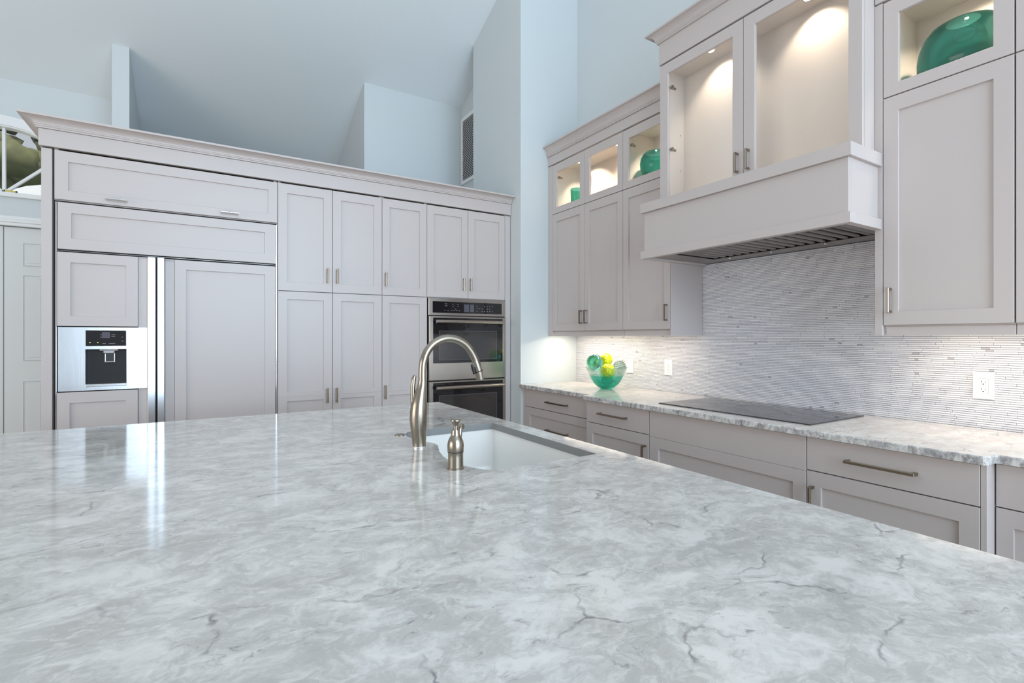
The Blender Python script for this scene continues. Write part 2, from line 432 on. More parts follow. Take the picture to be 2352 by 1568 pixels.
# double door below the window
for k, (x0, x1) in enumerate(((XC - 0.622, XC - 0.003), (XC + 0.003, XC + 0.622))):
    b = B(); b.box(x0, x1, YB + 0.03, YB + 0.07, 0.01, 2.355, 0.002)
    dr = struct(b.out('door_%d' % (k + 1), 'door'))
    for c0, c1 in ((x0 + 0.125, x0 + 0.285), (x1 - 0.285, x1 - 0.125)):
        for z0, z1 in ((1.995, 2.214), (1.108, 1.914), (0.22, 0.922)):
            bb = B(); o_ = (c0, c1, z0, z1)
            loops = []
            for g, d in ((0, 0.03), (0.006, 0.022), (0.014, 0.034), (0.02, 0.036), (0.034, 0.026)):
                loops.append([bb.bm.verts.new((a, YB + d, z)) for a, z in ((c0 + g, z0 + g), (c1 - g, z0 + g), (c1 - g, z1 - g), (c0 + g, z1 - g))])
            for p, q in zip(loops, loops[1:]):
                for i in range(4): bb.bm.faces.new((p[i], p[(i + 1) % 4], q[(i + 1) % 4], q[i]))
            bb.bm.faces.new(loops[-1])
            bb.out('raised_panel', 'door', dr)
b = B()
for g, d in ((0.0, 0.022), (0.03, 0.03), (0.06, 0.016)):
    b.box(XC - 0.72 + g * 0.2, XC + 0.72 - g * 0.2, YB - d, YB, 2.36 + g, 2.39 + g, 0.003)
for s_ in (-1, 1):
    x = XC + s_ * 0.672; b.box(x - 0.042, x + 0.042, YB - 0.02, YB, 0, 2.36, 0.003)
struct(b.out('trim_1', 'white'))
# outdoors beyond the window
b = B(); b.box(-9, 6, 7.9, 20, -0.12, -0.02); tag(b.out('lawn', 'lawn'), None, None, None, 'structure')
b = B(); b.prism([(-3.6, 8.6, 2.75), (1.0, 8.6, 2.75), (1.0, 8.6, 3.42), (-1.2, 8.6, 3.42), (-1.9, 8.6, 3.24), (-2.25, 8.6, 3.06), (-3.6, 8.6, 2.95)], (0, 1.0, 0))
for x in (-5.0, 0.8): b.box(x - 0.1, x + 0.1, 8.7, 8.9, -0.02, 2.75)
tag(b.out('porch', 'porch'), 'white porch roof seen outside through the fan window', 'porch')
def tree(x, y, h, r, label):
    t = thing('tree', label, 'tree', None, (x, y, -0.02))
    b = B(); b.tube([(x, y, -0.02), (x + .05, y, h * 0.55), (x - .02, y, h * 0.9)], [0.14, 0.11, 0.05], 10); b.out('trunk', 'bark', t)
    b = B(); rnd = random.Random(int(x * 31 + y))
    for i in range(150):
        c = Vector((rnd.gauss(0, .55) * r, rnd.gauss(0, .5) * r, h + rnd.gauss(0, .48) * r)) + Vector((x, y, 0))
        m_ = bmesh.ops.create_icosphere(b.bm, subdivisions=2, radius=r * rnd.uniform(.09, .2), matrix=Matrix.Translation(c))
        for v in m_['verts']: v.co += (v.co - c) * rnd.uniform(-.30, .25)
    b.out('foliage', 'leaf', t, True)
tree(-3.6, 14.0, 4.3, 1.9, 'olive green tree seen outside through the fan window')

# return-air vent in the alcove
v = thing('air_vent', 'white louvred return air vent high in the alcove above the ovens', 'vent', None, (2.636, 5.16, 3.5))
b = B(); ring(b, 'X', 2.620, (4.90, 5.42, 3.14, 3.932), (4.945, 5.375, 3.185, 3.887), 0, 0.016, 0.004); b.out('frame', 'white', v)
b = B(); b.box(2.630, 2.6355, 4.94, 5.38, 3.18, 3.89); b.out('backing', 'black', v)
sl = None
for k in range(36):
    z = 3.192 + k * 0.0192
    if sl is None:
        b = B(); b.prism([(2.6215, 4.944, z), (2.630, 4.944, z + 0.008), (2.630, 4.944, z + 0.012), (2.6215, 4.944, z + 0.0055)], (0, 0.432, 0))
        sl = b.out('slat', 'white', v); z0 = z
    else:
        o = sl.copy(); COL.objects.link(o); o.parent = v; o.location.z = sl.location.z + z - z0

# ------------------------------------------------------------------ mosaic backsplash on the right wall
b = B(); b.box(XW - 0.006, XW + 0.001, -0.6, 3.75, 0.905, 1.90); b.out('mosaic_bed', 'grout', wall_right)
rnd = random.Random(3)
PITCH = 0.0100
tiles = []
z = 0.9150; row = 0
while z < 1.40 or z < 1.845:
    y = 3.748; high = z > 1.395
    while y > -0.55:
        L = rnd.choice((0.05, 0.075, 0.10, 0.10, 0.125, 0.15)) * rnd.uniform(.85, 1.1)
        y0, y1 = y - L + 0.0011, y
        if high: y1 = min(y1, 2.344)
        if not high or (y1 - y0 > 0.004 and y0 > 1.02):
            m = rnd.choices((0, 1, 2, 3, 4), (34, 28, 25, 11, 2))[0]
            if m == 4: L = rnd.uniform(.012, .03); y0 = y - L + .0011
            tiles.append((y0, y1, z, m, rnd.uniform(0.0085, 0.0115)))
        y -= L
    z += PITCH; row += 1
near = [t for t in tiles if 0.66 < t[0] and 0.915 < t[2] < 1.36]
near.sort(key=lambda t: t[0])
near = set(near[:290])
unit = []
for i in range(5):
    bm = bmesh.new(); bmesh.ops.create_cube(bm, size=1.0)
    me = bpy.data.meshes.new('mosaic_tile'); bm.to_mesh(me); bm.free(); me.materials.append(M['tile%d' % i]); unit.append(me)
vts, fcs, mts = [], [], []
for t in tiles:
    y0, y1, z, m, d = t
    if t in near:
        o = bpy.data.objects.new('mosaic_tile', unit[m]); COL.objects.link(o); o.parent = wall_right
        o.location = (XW - d / 2 - 0.001, (y0 + y1) / 2, z + 0.0041); o.scale = (d, y1 - y0, 0.0082)
    else:
        k = len(vts); x = XW - d - 0.001; z1 = z + 0.0082
        vts += [(XW - .002, y0, z), (XW - .002, y1, z), (XW - .002, y1, z1), (XW - .002, y0, z1), (x, y0, z), (x, y1, z), (x, y1, z1), (x, y0, z1)]
        for f in ((4, 7, 6, 5), (0, 4, 5, 1), (3, 2, 6, 7), (0, 3, 7, 4), (1, 5, 6, 2)):
            fcs.append(tuple(k + q for q in f)); mts.append(m)
me = bpy.data.meshes.new('mosaic_field'); me.from_pydata(vts, [], fcs)
for i in range(5): me.materials.append(M['tile%d' % i])
me.polygons.foreach_set('material_index', mts)
o = bpy.data.objects.new('mosaic_field', me); COL.objects.link(o); o.parent = wall_right; o['kind'] = 'stuff'

# ------------------------------------------------------------------ pantry wall (fronts at y = 3.92)
YP = 3.92; YC = 3.941; DP = 0.60
# cabinet above the refrigerator, with the tall side panels
t = thing('refrigerator_cabinet', 'grey cabinet surround with long lift-up door over the refrigerator', 'cabinet', None, (-0.15, 4.2, 0))
b = B(); b.box(-0.803, -0.755, YP, YC + DP, 0, 2.437, 0.0015); b.out('side_panel', 'cab', t)
b = B(); b.box(0.447, 0.4545, YC, YC + DP, 0, 2.437); b.out('side_panel', 'cab', t)
carcass(t, 'Y', YC, -0.748, 0.447, 2.141, 2.545, DP)
d = shaker(t, 'Y', YP, (-0.745, 0.452, 2.146, 2.434), (-0.683, 0.391, 2.202, 2.372))
round_pull(d, 'Y', YP, -0.4525, 2.176, 0.107, True, 'chrome', 0.0075)
round_pull(d, 'Y', YP, 0.155, 2.176, 0.107, True, 'chrome', 0.0075)

# built-in refrigerator
f = thing('refrigerator', 'built-in panelled refrigerator with ice dispenser and steel handles', 'refrigerator', None, (-0.15, 4.2, 0))
b = B(); b.box(-0.738, 0.444, YC + 0.012, YC + DP, 0.0, 2.132); b.out('body', 'dark', f)
b = B()
b.bm.free()
for x0, x1 in ((-0.7415, -0.7335), (0.4415, 0.4465)): b = B(); b.box(x0, x1, YP - 0.001, YC + 0.03, 0.1, 2.13, 0.001); b.out('edge_trim', 'chrome', f)
shaker(f, 'Y', YP, (-0.731, 0.440, 1.853, 2.130), (-0.668, 0.370, 1.919, 2.069), 'grille_panel')
b = B()
b.box(-0.735, 0.441, YP + 0.012, YP + 0.02, 1.8445, 1.8465)
b.out('vent_trim', 'baffle', f)
# freezer door: two custom panels, steel dispenser plate, handle channel
shaker(f, 'Y', YP, (-0.733, -0.349, 1.397, 1.836), (-0.672, -0.410, 1.457, 1.775), 'freezer_panel')
shaker(f, 'Y', YP, (-0.737, -0.350, 0.12, 1.002), (-0.676, -0.412, 0.20, 0.937), 'freezer_panel')
b = B(); b.box(-0.348, -0.297, YP + 0.010, YP + 0.03, 0.12, 1.836, 0.001); b.box(-0.348, -0.300, YP + 0.002, YP + 0.012, 1.8325, 1.8365); b.out('door_channel', 'cab', f)
b = B(); b.box(-0.209, -0.158, YP + 0.010, YP + 0.03, 0.12, 1.836, 0.001); b.box(-0.207, -0.160, YP + 0.002, YP + 0.012, 1.8265, 1.8305); b.out('door_channel', 'cab', f)
shaker(f, 'Y', YP, (-0.157, 0.438, 0.12, 1.834), (-0.094, 0.371, 0.20, 1.772), 'refrigerator_panel')
for x0, x1 in ((-0.298, -0.2585), (-0.2475, -0.2105)):
    b = B(); b.box(x0, x1, YP - 0.022, YP + 0.02, 0.25, 1.838, 0.003); b.out('handle', 'steel_v', f)
# dispenser
dx0, dx1, dz0, dz1 = -0.727, -0.302, 1.008, 1.391
rx0, rx1, rz0, rz1 = -0.604, -0.407, 1.030, 1.257
b = B(); ring(b, 'Y', YP - 0.002, (dx0, dx1, dz0, dz1), (rx0, rx1, rz0, rz1), 0, 0.02, 0.001); dp = b.out('dispenser_plate', 'steel_v', f)
b = B(); b.box(-0.603, -0.408, YP - 0.004, YP + 0.004, 1.277, 1.372, 0.001); sc_ = b.out('control_screen', 'black_glass', dp)
b = B(); b.box(-0.525, -0.487, YP - 0.0048, YP - 0.0038, 1.325, 1.362); b.out('display', 'display', sc_)
b = B()
b.bm.free()
for x in (-0.582, -0.545):
    b = B(); b.lathe([(0, 0), (0.0022, 0), (0.0022, 0.001), (0, 0.001)], (x, YP - 0.0045, 1.298), 10, Matrix.Rotation(PI / 2, 4, 'X')); b.out('status_light', 'led', sc_)
b = B()
for x0, x1, z_ in ((-0.535, -0.525, 1.345), (-0.535, -0.525, 1.33), (-0.48, -0.462, 1.345), (-0.48, -0.462, 1.335), (-0.523, -0.508, 1.291), (-0.492, -0.462, 1.291), (-0.43, -0.424, 1.33), (-0.43, -0.42, 1.305)):
    b.box(x0, x1, YP - 0.0046, YP - 0.0038, z_, z_ + 0.0022)
b.out('key_marks', 'mark', sc_)['kind'] = 'stuff'
b = B()   # curved back of the recess
pts = [(rx0 + (rx1 - rx0) * k / 16, YP + 0.012 + 0.095 * math.sin(PI * k / 16) ** 0.6) for k in range(17)]
lo = [b.bm.verts.new((x, y, rz0)) for x, y in pts]; hi = [b.bm.verts.new((x, y, rz1)) for x, y in pts]
for k in range(16): b.bm.faces.new((lo[k], lo[k + 1], hi[k + 1], hi[k]))
b.bm.faces.new(lo); b.bm.faces.new(hi)
b.out('dispenser_recess', 'steel_v', dp, True, 60)
b = B(); b.box(rx0, rx1, YP - 0.004, YP + 0.09, rz0, rz0 + 0.016, 0.002); b.out('drip_tray', 'steel', dp)
b = B(); b.box(-0.525, -0.468, YP + 0.012, YP + 0.06, 1.228, 1.258, 0.006); b.box(-0.54, -0.45, YP + 0.008, YP + 0.07, 1.246, 1.258, 0.003); b.out('spout', 'baffle', dp)
b = B(); ring(b, 'Y', YP + 0.018, (-0.516, -0.466, 1.176, 1.232), (-0.511, -0.471, 1.182, 1.230), 0, 0.012, 0.001); pad = b.out('paddle', 'chrome', dp)
b = B(); b.box(-0.511, -0.471, YP + 0.022, YP + 0.03, 1.182, 1.230); b.out('paddle_face', 'black', pad)

# tall pantry cabinets
def tall_cab(label, cols, handles_up, handles_lo, x0, x1):
    t = thing('pantry_cabinet', label, 'cabinet', 'tall pantry cabinets', ((x0 + x1) / 2, 4.2, 0))
    carcass(t, 'Y', YC, x0, x1, 0.0, 2.545, DP, shelf=[1.655])
    for (a0, a1), hu, hl in zip(cols, handles_up, handles_lo):
        d = shaker(t, 'Y', YP, (a0, a1, 1.666, 2.435), (a0 + 0.060, a1 - 0.063, 1.731, 2.367))
        round_pull(d, 'Y', YP, hu, 1.790, 0.110, False, 'nickel', 0.0065)
        d = shaker(t, 'Y', YP, (a0, a1, 0.12, 1.661), (a0 + 0.060, a1 - 0.063, 0.931, 1.603), i2=(a0 + 0.060, a1 - 0.063, 0.20, 0.866))
        round_pull(d, 'Y', YP, hl, 0.896, 0.110, False, 'bronze', 0.0065)
    return t
tall_cab('tall double-door pantry cabinet right beside the refrigerator', [(0.456, 0.829), (0.832, 1.206)], (0.799 - .006, 0.867 - .004), (0.796 - .006, 0.862 - .004), 0.4555, 1.2065)
tall_cab('tall single-door pantry cabinet between double pantry and ovens', [(1.209, 1.585)], (1.244 - .009,), (1.239 - .009,), 1.2075, 1.586)
t = thing('oven_cabinet', 'tall cabinet housing the double oven, two doors above it', 'cabinet', None, (2.0, 4.2, 0))
b = B()
b.box(1.587, 1.594, YC, YC + DP, 0, 2.545); b.box(2.344, 2.398, YP, YC + DP, 0, 2.438, 0.0015)
b.box(1.594, 2.344, YC, YC + DP, 1.662, 1.672); b.box(1.594, 2.344, YC, YC + DP, 2.527, 2.545); b.box(1.594, 2.344, YC + DP - .012, YC + DP, 0, 2.527)
b.box(1.594, 2.344, YC, YC + DP, 0, 0.30); b.box(2.344, 2.398, YC, YC + DP, 2.438, 2.545)
b.out('body', 'cab', t)
for (a0, a1), hx in (((1.588, 1.965), 1.935 - .014), ((1.968, 2.341), 2.001 - .014)):
    d = shaker(t, 'Y', YP, (a0, a1, 1.668, 2.435), (a0 + 0.061, a1 - 0.060, 1.731, 2.366))
    round_pull(d, 'Y', YP, hx, 1.788, 0.110, False, 'nickel', 0.0065)

# crown moulding with frieze
def crown_profile(p, h):
    """(out, up) points of a cove crown: fillet, cove, top fillet"""
    pr = [(0.0, 0.0), (0.012, 0.0), (0.012, 0.008), (0.017, 0.011), (0.017, 0.018)]
    n_ = 8
    x0, z0, x1, z1 = 0.020, 0.020, p - 0.006, h - 0.012
    for k in range(n_ + 1):
        a = PI / 2 * k / n_
        pr.append((x0 + (x1 - x0) * (1 - math.cos(a)), z0 + (z1 - z0) * math.sin(a)))
    pr += [(p, h - 0.012), (p, h), (0.0, h)]
    return pr
def crown_run(b, face, front, a0, a1, z, p, h, back, miter0=False, miter1=False):
    """crown along a straight front; mitred ends return to `back`"""
    pr = crown_profile(p, h)
    def sec(a, sgn):
        return [b.bm.verts.new(fpt(face, front, a + (sgn * o if sgn else 0), -o, z + u)) for o, u in pr]
    secs = []
    if miter0:
        secs.append([b.bm.verts.new(fpt(face, front, a0 - o, back, z + u)) for o, u in pr])
        secs.append(sec(a0, -1))
    else: secs.append(sec(a0, 0))
    if miter1:
        secs.append(sec(a1, 1))
        secs.append([b.bm.verts.new(fpt(face, front, a1 + o, back, z + u)) for o, u in pr])
    else: secs.append(sec(a1, 0))
    for s0, s1 in zip(secs, secs[1:]):
        for i in range(len(pr) - 1): b.bm.faces.new((s0[i], s0[i + 1], s1[i + 1], s1[i]))
    b.bm.faces.new(secs[0]); b.bm.faces.new(list(reversed(secs[-1])))
    # top cover
    b.bm.faces.new([secs[k][-1] for k in range(len(secs))][::1] + [b.bm.verts.new(fpt(face, front, a1, back, z + h)), b.bm.verts.new(fpt(face, front, a0, back, z + h))]) if not (miter0 or miter1) else None
    return b
t = thing('crown_molding', 'crown moulding with flat frieze along the top of pantry wall', 'molding', 'crown mouldings', (0.8, 4.0, 2.44))
b = B(); b.box(-0.813, 2.4, 3.909, 3.9395, 2.446, 2.5445, 0.001); b.box(-0.813, -0.804, 3.9395, 4.5, 2.446, 2.5445); b.out('frieze', 'cab', t)
b = B(); crown_run(b, 'Y', 3.912, -0.812, 2.4, 2.5455, 0.078, 0.061, 0.5, True, False); b.box(-0.81, 2.4, 3.913, 4.53, 2.595, 2.605); b.out('crown', 'cab', t)

# double wall oven
t = thing('double_oven', 'stainless double wall oven with black glass doors', 'oven', None, (1.97, 4.2, 0.3))
b = B(); b.box(1.5965, 2.3405, YP + 0.012, YC + 0.5, 0.302, 1.659); b.out('body', 'dark', t)
b = B(); ring(b, 'Y', YP - 0.008, (1.598, 2.341, 1.515, 1.660), (1.635, 2.305, 1.538, 1.631), 0, 0.02, 0.002); cp = b.out('control_panel', 'oven_steel', t)
b = B(); b.box(1.634, 2.306, YP - 0.007, YP + 0.004, 1.537, 1.632); sc_ = b.out('control_glass', 'black_glass', cp)
b = B(); b.box(1.925, 1.972, YP - 0.0078, YP - 0.0065, 1.55, 1.615); b.box(1.982, 2.022, YP - 0.0078, YP - 0.0065, 1.55, 1.615); b.out('display', 'display', sc_)
b = B(); rr = random.Random(5)
for x, z_ in ((1.755, 1.612), (1.755, 1.595), (1.82, 1.612), (1.868, 1.612), (1.82, 1.594), (1.868, 1.594), (1.745, 1.558), (1.772, 1.556), (1.808, 1.557), (1.832, 1.557), (1.856, 1.557), (1.88, 1.557), (1.845, 1.570)):
    w = 0.011 if x < 1.76 and z_ > 1.58 else 0.006
    b.box(x - w, x + w, YP - 0.0078, YP - 0.0065, z_, z_ + 0.003)
for i in range(7):
    for j in range(3):
        if rr.random() < 0.85:
            x = 2.05 + i * 0.026; z_ = 1.556 + j * 0.022
            b.box(x - 0.004, x + 0.004, YP - 0.0078, YP - 0.0065, z_, z_ + 0.005)
b.out('key_marks', 'mark', sc_)['kind'] = 'stuff'
def oven_door(z0, z1, g0, g1, w0, w1, hz, nm):
    b = B(); ring(b, 'Y', YP - 0.02, (1.600, 2.339, z0, z1), (1.634, 2.306, g0, g1), 0, 0.035, 0.002); d = b.out('oven_door', 'oven_steel', t)
    b = B(); b.box(1.632, 2.308, YP - 0.019, YP + 0.004, g0 - .002, g1 + .002); b.out('door_glass', 'black_glass', d)
    b = B(); ring(b, 'Y', YP - 0.0196, (1.685, 2.246, w0 - .004, w1 + .004), (1.689, 2.242, w0, w1), 0, 0.002, 0.0002); b.out('window_border', 'display', d)
    b = B(); b.box(1.689, 2.242, YP - 0.0194, YP - 0.0185, w0, w1); b.out('window', 'window_glass', d)
    b = B(); b.tube([(1.645, YP - 0.062, hz), (2.291, YP - 0.062, hz)], 0.0155, 20)
    for x in (1.675, 2.262): b.tube([(x, YP - 0.062, hz), (x, YP - 0.017, hz)], 0.010, 12)
    b.out('handle', 'oven_steel', d, True, 40)
oven_door(0.968, 1.508, 1.113, 1.493, 1.140, 1.382, 1.462, 0)
oven_door(0.33, 0.958, 0.47, 0.945, 0.50, 0.835, 0.906, 1)

# ------------------------------------------------------------------ range wall uppers (fronts at x = 2.705)
XU = 2.705; XUC = 2.726; DU = XW - 0.0145 - XUC
def puck(parent, x, y, z, power, cone=125):
    b = B(); b.lathe([(0, 0.0), (0.022, 0.0), (0.026, 0.003), (0.027, 0.010), (0, 0.010)], (x, y, z - 0.010), 24); pk = b.out('puck_light', 'chrome', parent, True, 40)
    b = B(); b.lathe([(0, -0.001), (0.012, -0.002), (0.018, 0.0), (0.018, 0.004), (0, 0.004)], (x, y, z - 0.011), 20); b.out('lens', 'lamp', pk, True)
    l = bpy.data.lights.new('puck_lamp', 'SPOT'); l.energy = power; l.color = (1.0, 0.84, 0.66); l.spot_size = math.radians(cone); l.spot_blend = 0.6; l.shadow_soft_size = 0.015
    o = bpy.data.objects.new('puck_lamp', l); COL.objects.link(o); o.location = (x, y, z - 0.016); o.rotation_euler = (0, -math.radians(28), 0)   # lamps tilt towards the cabinet backs
def hinge(parent, x, y, z):
    b = B(); b.box(x, x + 0.045, y - 0.004, y + 0.010, z - 0.007, z + 0.007, 0.002); b.tube([(x + 0.002, y - 0.012, z), (x + 0.002, y + 0.004, z)], 0.012, 14)
    b.out('hinge', 'nickel', parent, True, 40)
def upper(label, y0, y1, doors, handles, pucks, hinges, left_stile=None, end_panel=None, rail=None):
    t = thing('upper_cabinet', label, 'cabinet', 'upper cabinets on the range wall', (2.88, (y0 + y1) / 2, 1.34))
    carcass(t, 'X', XUC, y0, y1, 1.380, 2.977, DU, shelf=[2.4365], mat='cab')
    b = B()   # pale lining of the lit compartment
    zf, zt = 2.4552, 2.8905
    b.box(XUC + .004, XUC + DU - .013, y0 + .0185, y1 - .0185, zt, zt + .004)
    b.box(XUC + .004, XUC + DU - .013, y0 + .0185, y0 + .0195, zf, zt); b.box(XUC + .004, XUC + DU - .013, y1 - .0195, y1 - .0185, zf, zt)
    b.box(XUC + DU - .0145, XUC + DU - .0125, y0 + .0195, y1 - .0195, zf, zt); b.box(XUC + .004, XUC + DU - .0145, y0 + .0195, y1 - .0195, zf, zf + .001)
    b.out('lining', 'cab_in', t)
    for k, (d0, d1, o0, o1) in enumerate(doors):
        g = shaker(t, 'X', XU, (d0, d1, 2.445, 2.887), (o0, o1, 2.500, 2.818), 'glass_door', glass=True)
        d = shaker(t, 'X', XU, (d0, d1, 1.387, 2.440), (o0, o1, 1.449, 2.370))
        pull(d, 'X', XU, handles[k], 1.500, 0.114, False, 'nickel')
        if hinges[k]:
            for z in (2.767, 2.49): hinge(g, XU + 0.020, hinges[k] - 0.012, z)
    for (x, y, p) in pucks: puck(t, x, y, 2.8900, p, 116)
    if left_stile: b = B(); b.box(XU, XU + .03, left_stile[0], left_stile[1], 1.341, 2.892, 0.001); b.out('filler_stile', 'cab', t)
    if end_panel:
        b = B(); b.box(XU, XW - .013, end_panel[0], end_panel[1], 1.341, 2.895, 0.001); b.out('end_panel', 'cab', t)
    if rail: b = B(); b.box(2.722, 2.742, rail[0], rail[1], 1.341, 1.3795, 0.001); b.out('light_rail', 'cab', t)
    return t
upper('double upper cabinet in the corner, teal tumbler behind its glass', 2.7885, 3.684,
      [(3.2375, 3.683, 3.299, 3.628), (2.7895, 3.2355, 2.847, 3.177)], (3.268, 3.203),
      [(2.838, 3.470, 15), (2.838, 2.985, 13)], (3.628, None), (3.6855, 3.748), None, (2.79, 3.745))
upper('single upper cabinet left of the hood, teal bowl behind its glass', 2.335, 2.7875,
      [(2.337, 2.7865, 2.391, 2.730)], (2.364,), [(2.800, 2.545, 19.0)], (2.730,), None, (2.3285, 2.3345), (2.336, 2.788))
upper('upper cabinet right of the hood, large teal vase behind its glass', 0.636, 1.083,
      [(0.6375, 1.0815, 0.699, 1.0215)], (1.052,), [(2.750, 0.79, 22.0)], (None,), (1.0845, 1.116), None, (0.636, 1.075))
upper('upper cabinet at the right edge of the picture, mostly cut off', 0.185, 0.634,
      [(0.1865, 0.6325, 0.248, 0.571)], (0.217,), [(2.80, 0.41, 6.0)], (None,), None, None, (0.185, 0.634))
def run_crown(label, y0, y1, base=2.897, h_f=0.080, front=2.699, p=0.060, h=0.089, m0=False, m1=False, back=0.30):
    t = thing('crown_molding', label, 'molding', 'crown mouldings', (2.8, (y0 + y1) / 2, base))
    b = B(); b.box(front, front + .0265, y0, y1, base, base + h_f - .0005, 0.001)
    if m0: b.box(front + .0265, XW - .002, y0, y0 + .0045, base, base + h_f - .0005)
    if m1: b.box(front + .0265, XW - .002, y1 - .0028, y1, base, base + h_f - .0005)
    b.out('frieze', 'cab', t)
    b = B(); crown_run(b, 'X', front + .002, y0 + (.001 if m0 else 0), y1 - (.001 if m1 else 0), base + h_f, p, h, back, m0, m1)
    b.box(front + .003, front + back, y0 + .001, y1 - .001, base + h_f + h - .01, base + h_f + h); b.out('crown', 'cab', t)
run_crown('crown moulding over the corner upper cabinets left of the hood', 2.324, 3.749)
run_crown('crown moulding over the upper cabinets right of the hood', -0.3, 1.114)

# lit cabinet above the hood
XH = 2.588
t = thing('hood_cabinet', 'raised glass-door cabinet with two lit bays above the hood', 'cabinet', None, (2.82, 1.72, 2.19))
carcass(t, 'X', XH + .021, 1.117, 2.3215, 2.191, 3.277, XW - .002 - XH - .021, t=0.020)
b = B(); x0, x1 = XH + .025, 2.800
b.box(x0, x1, 1.138, 2.3005, 3.105, 3.112); b.box(x0, x1, 1.1375, 1.1385, 2.2115, 3.105); b.box(x0, x1, 2.300, 2.301, 2.2115, 3.105)
b.box(x1 - .001, x1, 1.1385, 2.300, 2.2115, 3.105); b.box(x0, x1 - .001, 1.1385, 2.300, 2.2112, 2.2122)
b.out('lining', 'cab_in', t)
for (d0, d1, o0, o1, hy, hg) in ((1.719, 2.3205, 1.785, 2.255, 1.751, 2.256), (1.118, 1.716, 1.177, 1.648, 1.683, None)):
    g = shaker(t, 'X', XH, (d0, d1, 2.195, 3.127), (o0, o1, 2.246, 3.058), 'glass_door', glass=True)
    pull(g, 'X', XH, hy, 2.3195, 0.114, False, 'nickel')
    if hg:
        for z in (2.965, 2.56): hinge(g, XH + .021, hg - .012, z)
b = B()
for z in (2.46, 2.70):
    for x in (2.765,): b.lathe([(0, 0), (.003, 0), (.003, .002), (0, .002)], (x, 2.2995, z), 8, Matrix.Rotation(PI / 2, 4, 'X'))
b.out('shelf_pin_holes', 'black', t)['kind'] = 'stuff'
puck(t, 2.665, 1.985, 3.105, 6.2, 112); puck(t, 2.685, 1.415, 3.105, 6.2, 112)
run_crown('tall crown moulding over the raised hood cabinet', 1.112, 2.3245, 3.135, 0.142, 2.582, 0.067, 0.066, True, True, 0.45)

# range hood
t = thing('range_hood', 'grey box range hood with ledge, trim and steel baffle filters', 'hood', None, (2.75, 1.71, 1.834))
b = B(); b.prism([(2.412, 1.0875, 2.131), (2.704, 1.0875, 2.131), (2.704, 1.117, 2.131), (XW - .013, 1.117, 2.131), (XW - .013, 2.3275, 2.131), (2.412, 2.3275, 2.131)], (0, 0, .0595)); b.out('ledge', 'cab', t)
b = B()
b.box(2.430, 2.450, 1.104, 2.3085, 1.8835, 2.1305, 0.001); b.box(2.450, 2.704, 1.104, 1.122, 1.8835, 2.1305); b.box(2.704, XW - .013, 1.1175, 1.122, 1.8835, 2.1305); b.box(2.450, XW - .013, 2.2905, 2.3085, 1.8835, 2.1305)
b.out('box', 'cab', t)
b = B()
b.box(2.412, 2.446, 1.0875, 2.3265, 1.835, 1.883, 0.0015); b.box(2.446, 2.704, 1.0875, 1.122, 1.835, 1.883, 0.0015); b.box(2.704, XW - .013, 1.1175, 1.122, 1.835, 1.883); b.box(2.446, XW - .013, 2.292, 2.3265, 1.835, 1.883, 0.0015)
b.out('bottom_trim', 'cab', t)
b = B()   # steel liner plate framing the filter opening
FX0, FX1, FY0, FY1 = 2.515, 2.890, 1.185, 2.130
zl = 1.846
for q in ((2.446, FX0, 1.122, 2.292), (FX1, XW - .013, 1.122, 2.292), (FX0, FX1, 1.122, FY0), (FX0, FX1, FY1, 2.292)):
    b.box(q[0], q[1], q[2], q[3], zl, zl + .003)
b.box(FX0, FX1, FY0, FY1, zl + .045, zl + .048)
b.out('liner', 'baffle', t)
b = B(); b.box(FX0, FX1, FY0, FY1, zl + .040, zl + .0445); b.out('filter_cavity', 'black', t)
nb = 17; st = (FY1 - FY0) / nb
for k in range(nb):
    yc = FY0 + st * (k + .5); w = st * .33
    b = B(); pr = [(-w, .020), (-w * .82, .006), (-w * .5, 0), (w * .5, 0), (w * .82, .006), (w, .020)]
    b.prism([(FX0 + .004, yc + a, zl + .004 + z) for a, z in pr], (FX1 - FX0 - .012, 0, 0))
    b.out('baffle', 'baffle', t)
for y in (2.00, 1.725, 1.42):
    b = B(); b.lathe([(0, 0), (.006, .001), (.008, .006), (.004, .010), (.004, .022), (0, .022)], (2.872, y, zl - .014), 12); b.out('filter_knob', 'chrome', t, True)

# ------------------------------------------------------------------ base run
XB = 2.344; XBL = 2.42
def base(label, front, y0, y1, z_lo=0.10):
    t = thing('base_cabinet', label, 'cabinet', 'base cabinets on the range wall', (2.7, (y0 + y1) / 2, 0))
    b = B(); b.box(front + .021, XW - .003, y0, y1, 0.10, 0.883); b.out('body', 'cab', t)
    b = B(); b.box(front + .09, XW - .01, y0, y1, 0.0, 0.0995); b.out('toe_kick', 'cab', t)
    return t
def slab_drawer(t, front, y0, y1, z0, z1, hy=None, hl=0.27, hz=0.803):
    b = B(); b_ = fbox(b, 'X', front, y0, y1, 0, .02, z0, z1, 0.0012); d = b.out('drawer', 'cab', t)
    if hy is not None: pull(d, 'X', front, hy, hz, hl, True, 'bronze', 0.006, 0.032)
    return d
t = base('three-drawer base cabinet in the corner by the wall', XBL, 2.7825, 3.705)
slab_drawer(t, XBL, 2.784, 3.703, 0.727, 0.877, 3.225, 0.27, 0.797)
for z0, z1, hz in ((0.43, 0.722, 0.568), (0.12, 0.425, 0.27)):
    d = shaker(t, 'X', XBL, (2.784, 3.703, z0, z1), (2.86, 3.631, z0 + .065, z1 - .064), 'drawer'); pull(d, 'X', XBL, 3.225, hz, 0.27, True, 'bronze', 0.006, 0.032)
b = B(); b.box(XBL + .006, XBL + .05, 3.706, 3.7495, 0.0, 0.883); b.out('filler_stile', 'cab', t)
t = base('narrow base cabinet left of the cooktop, drawer over door', XB, 2.1885, 2.7815)
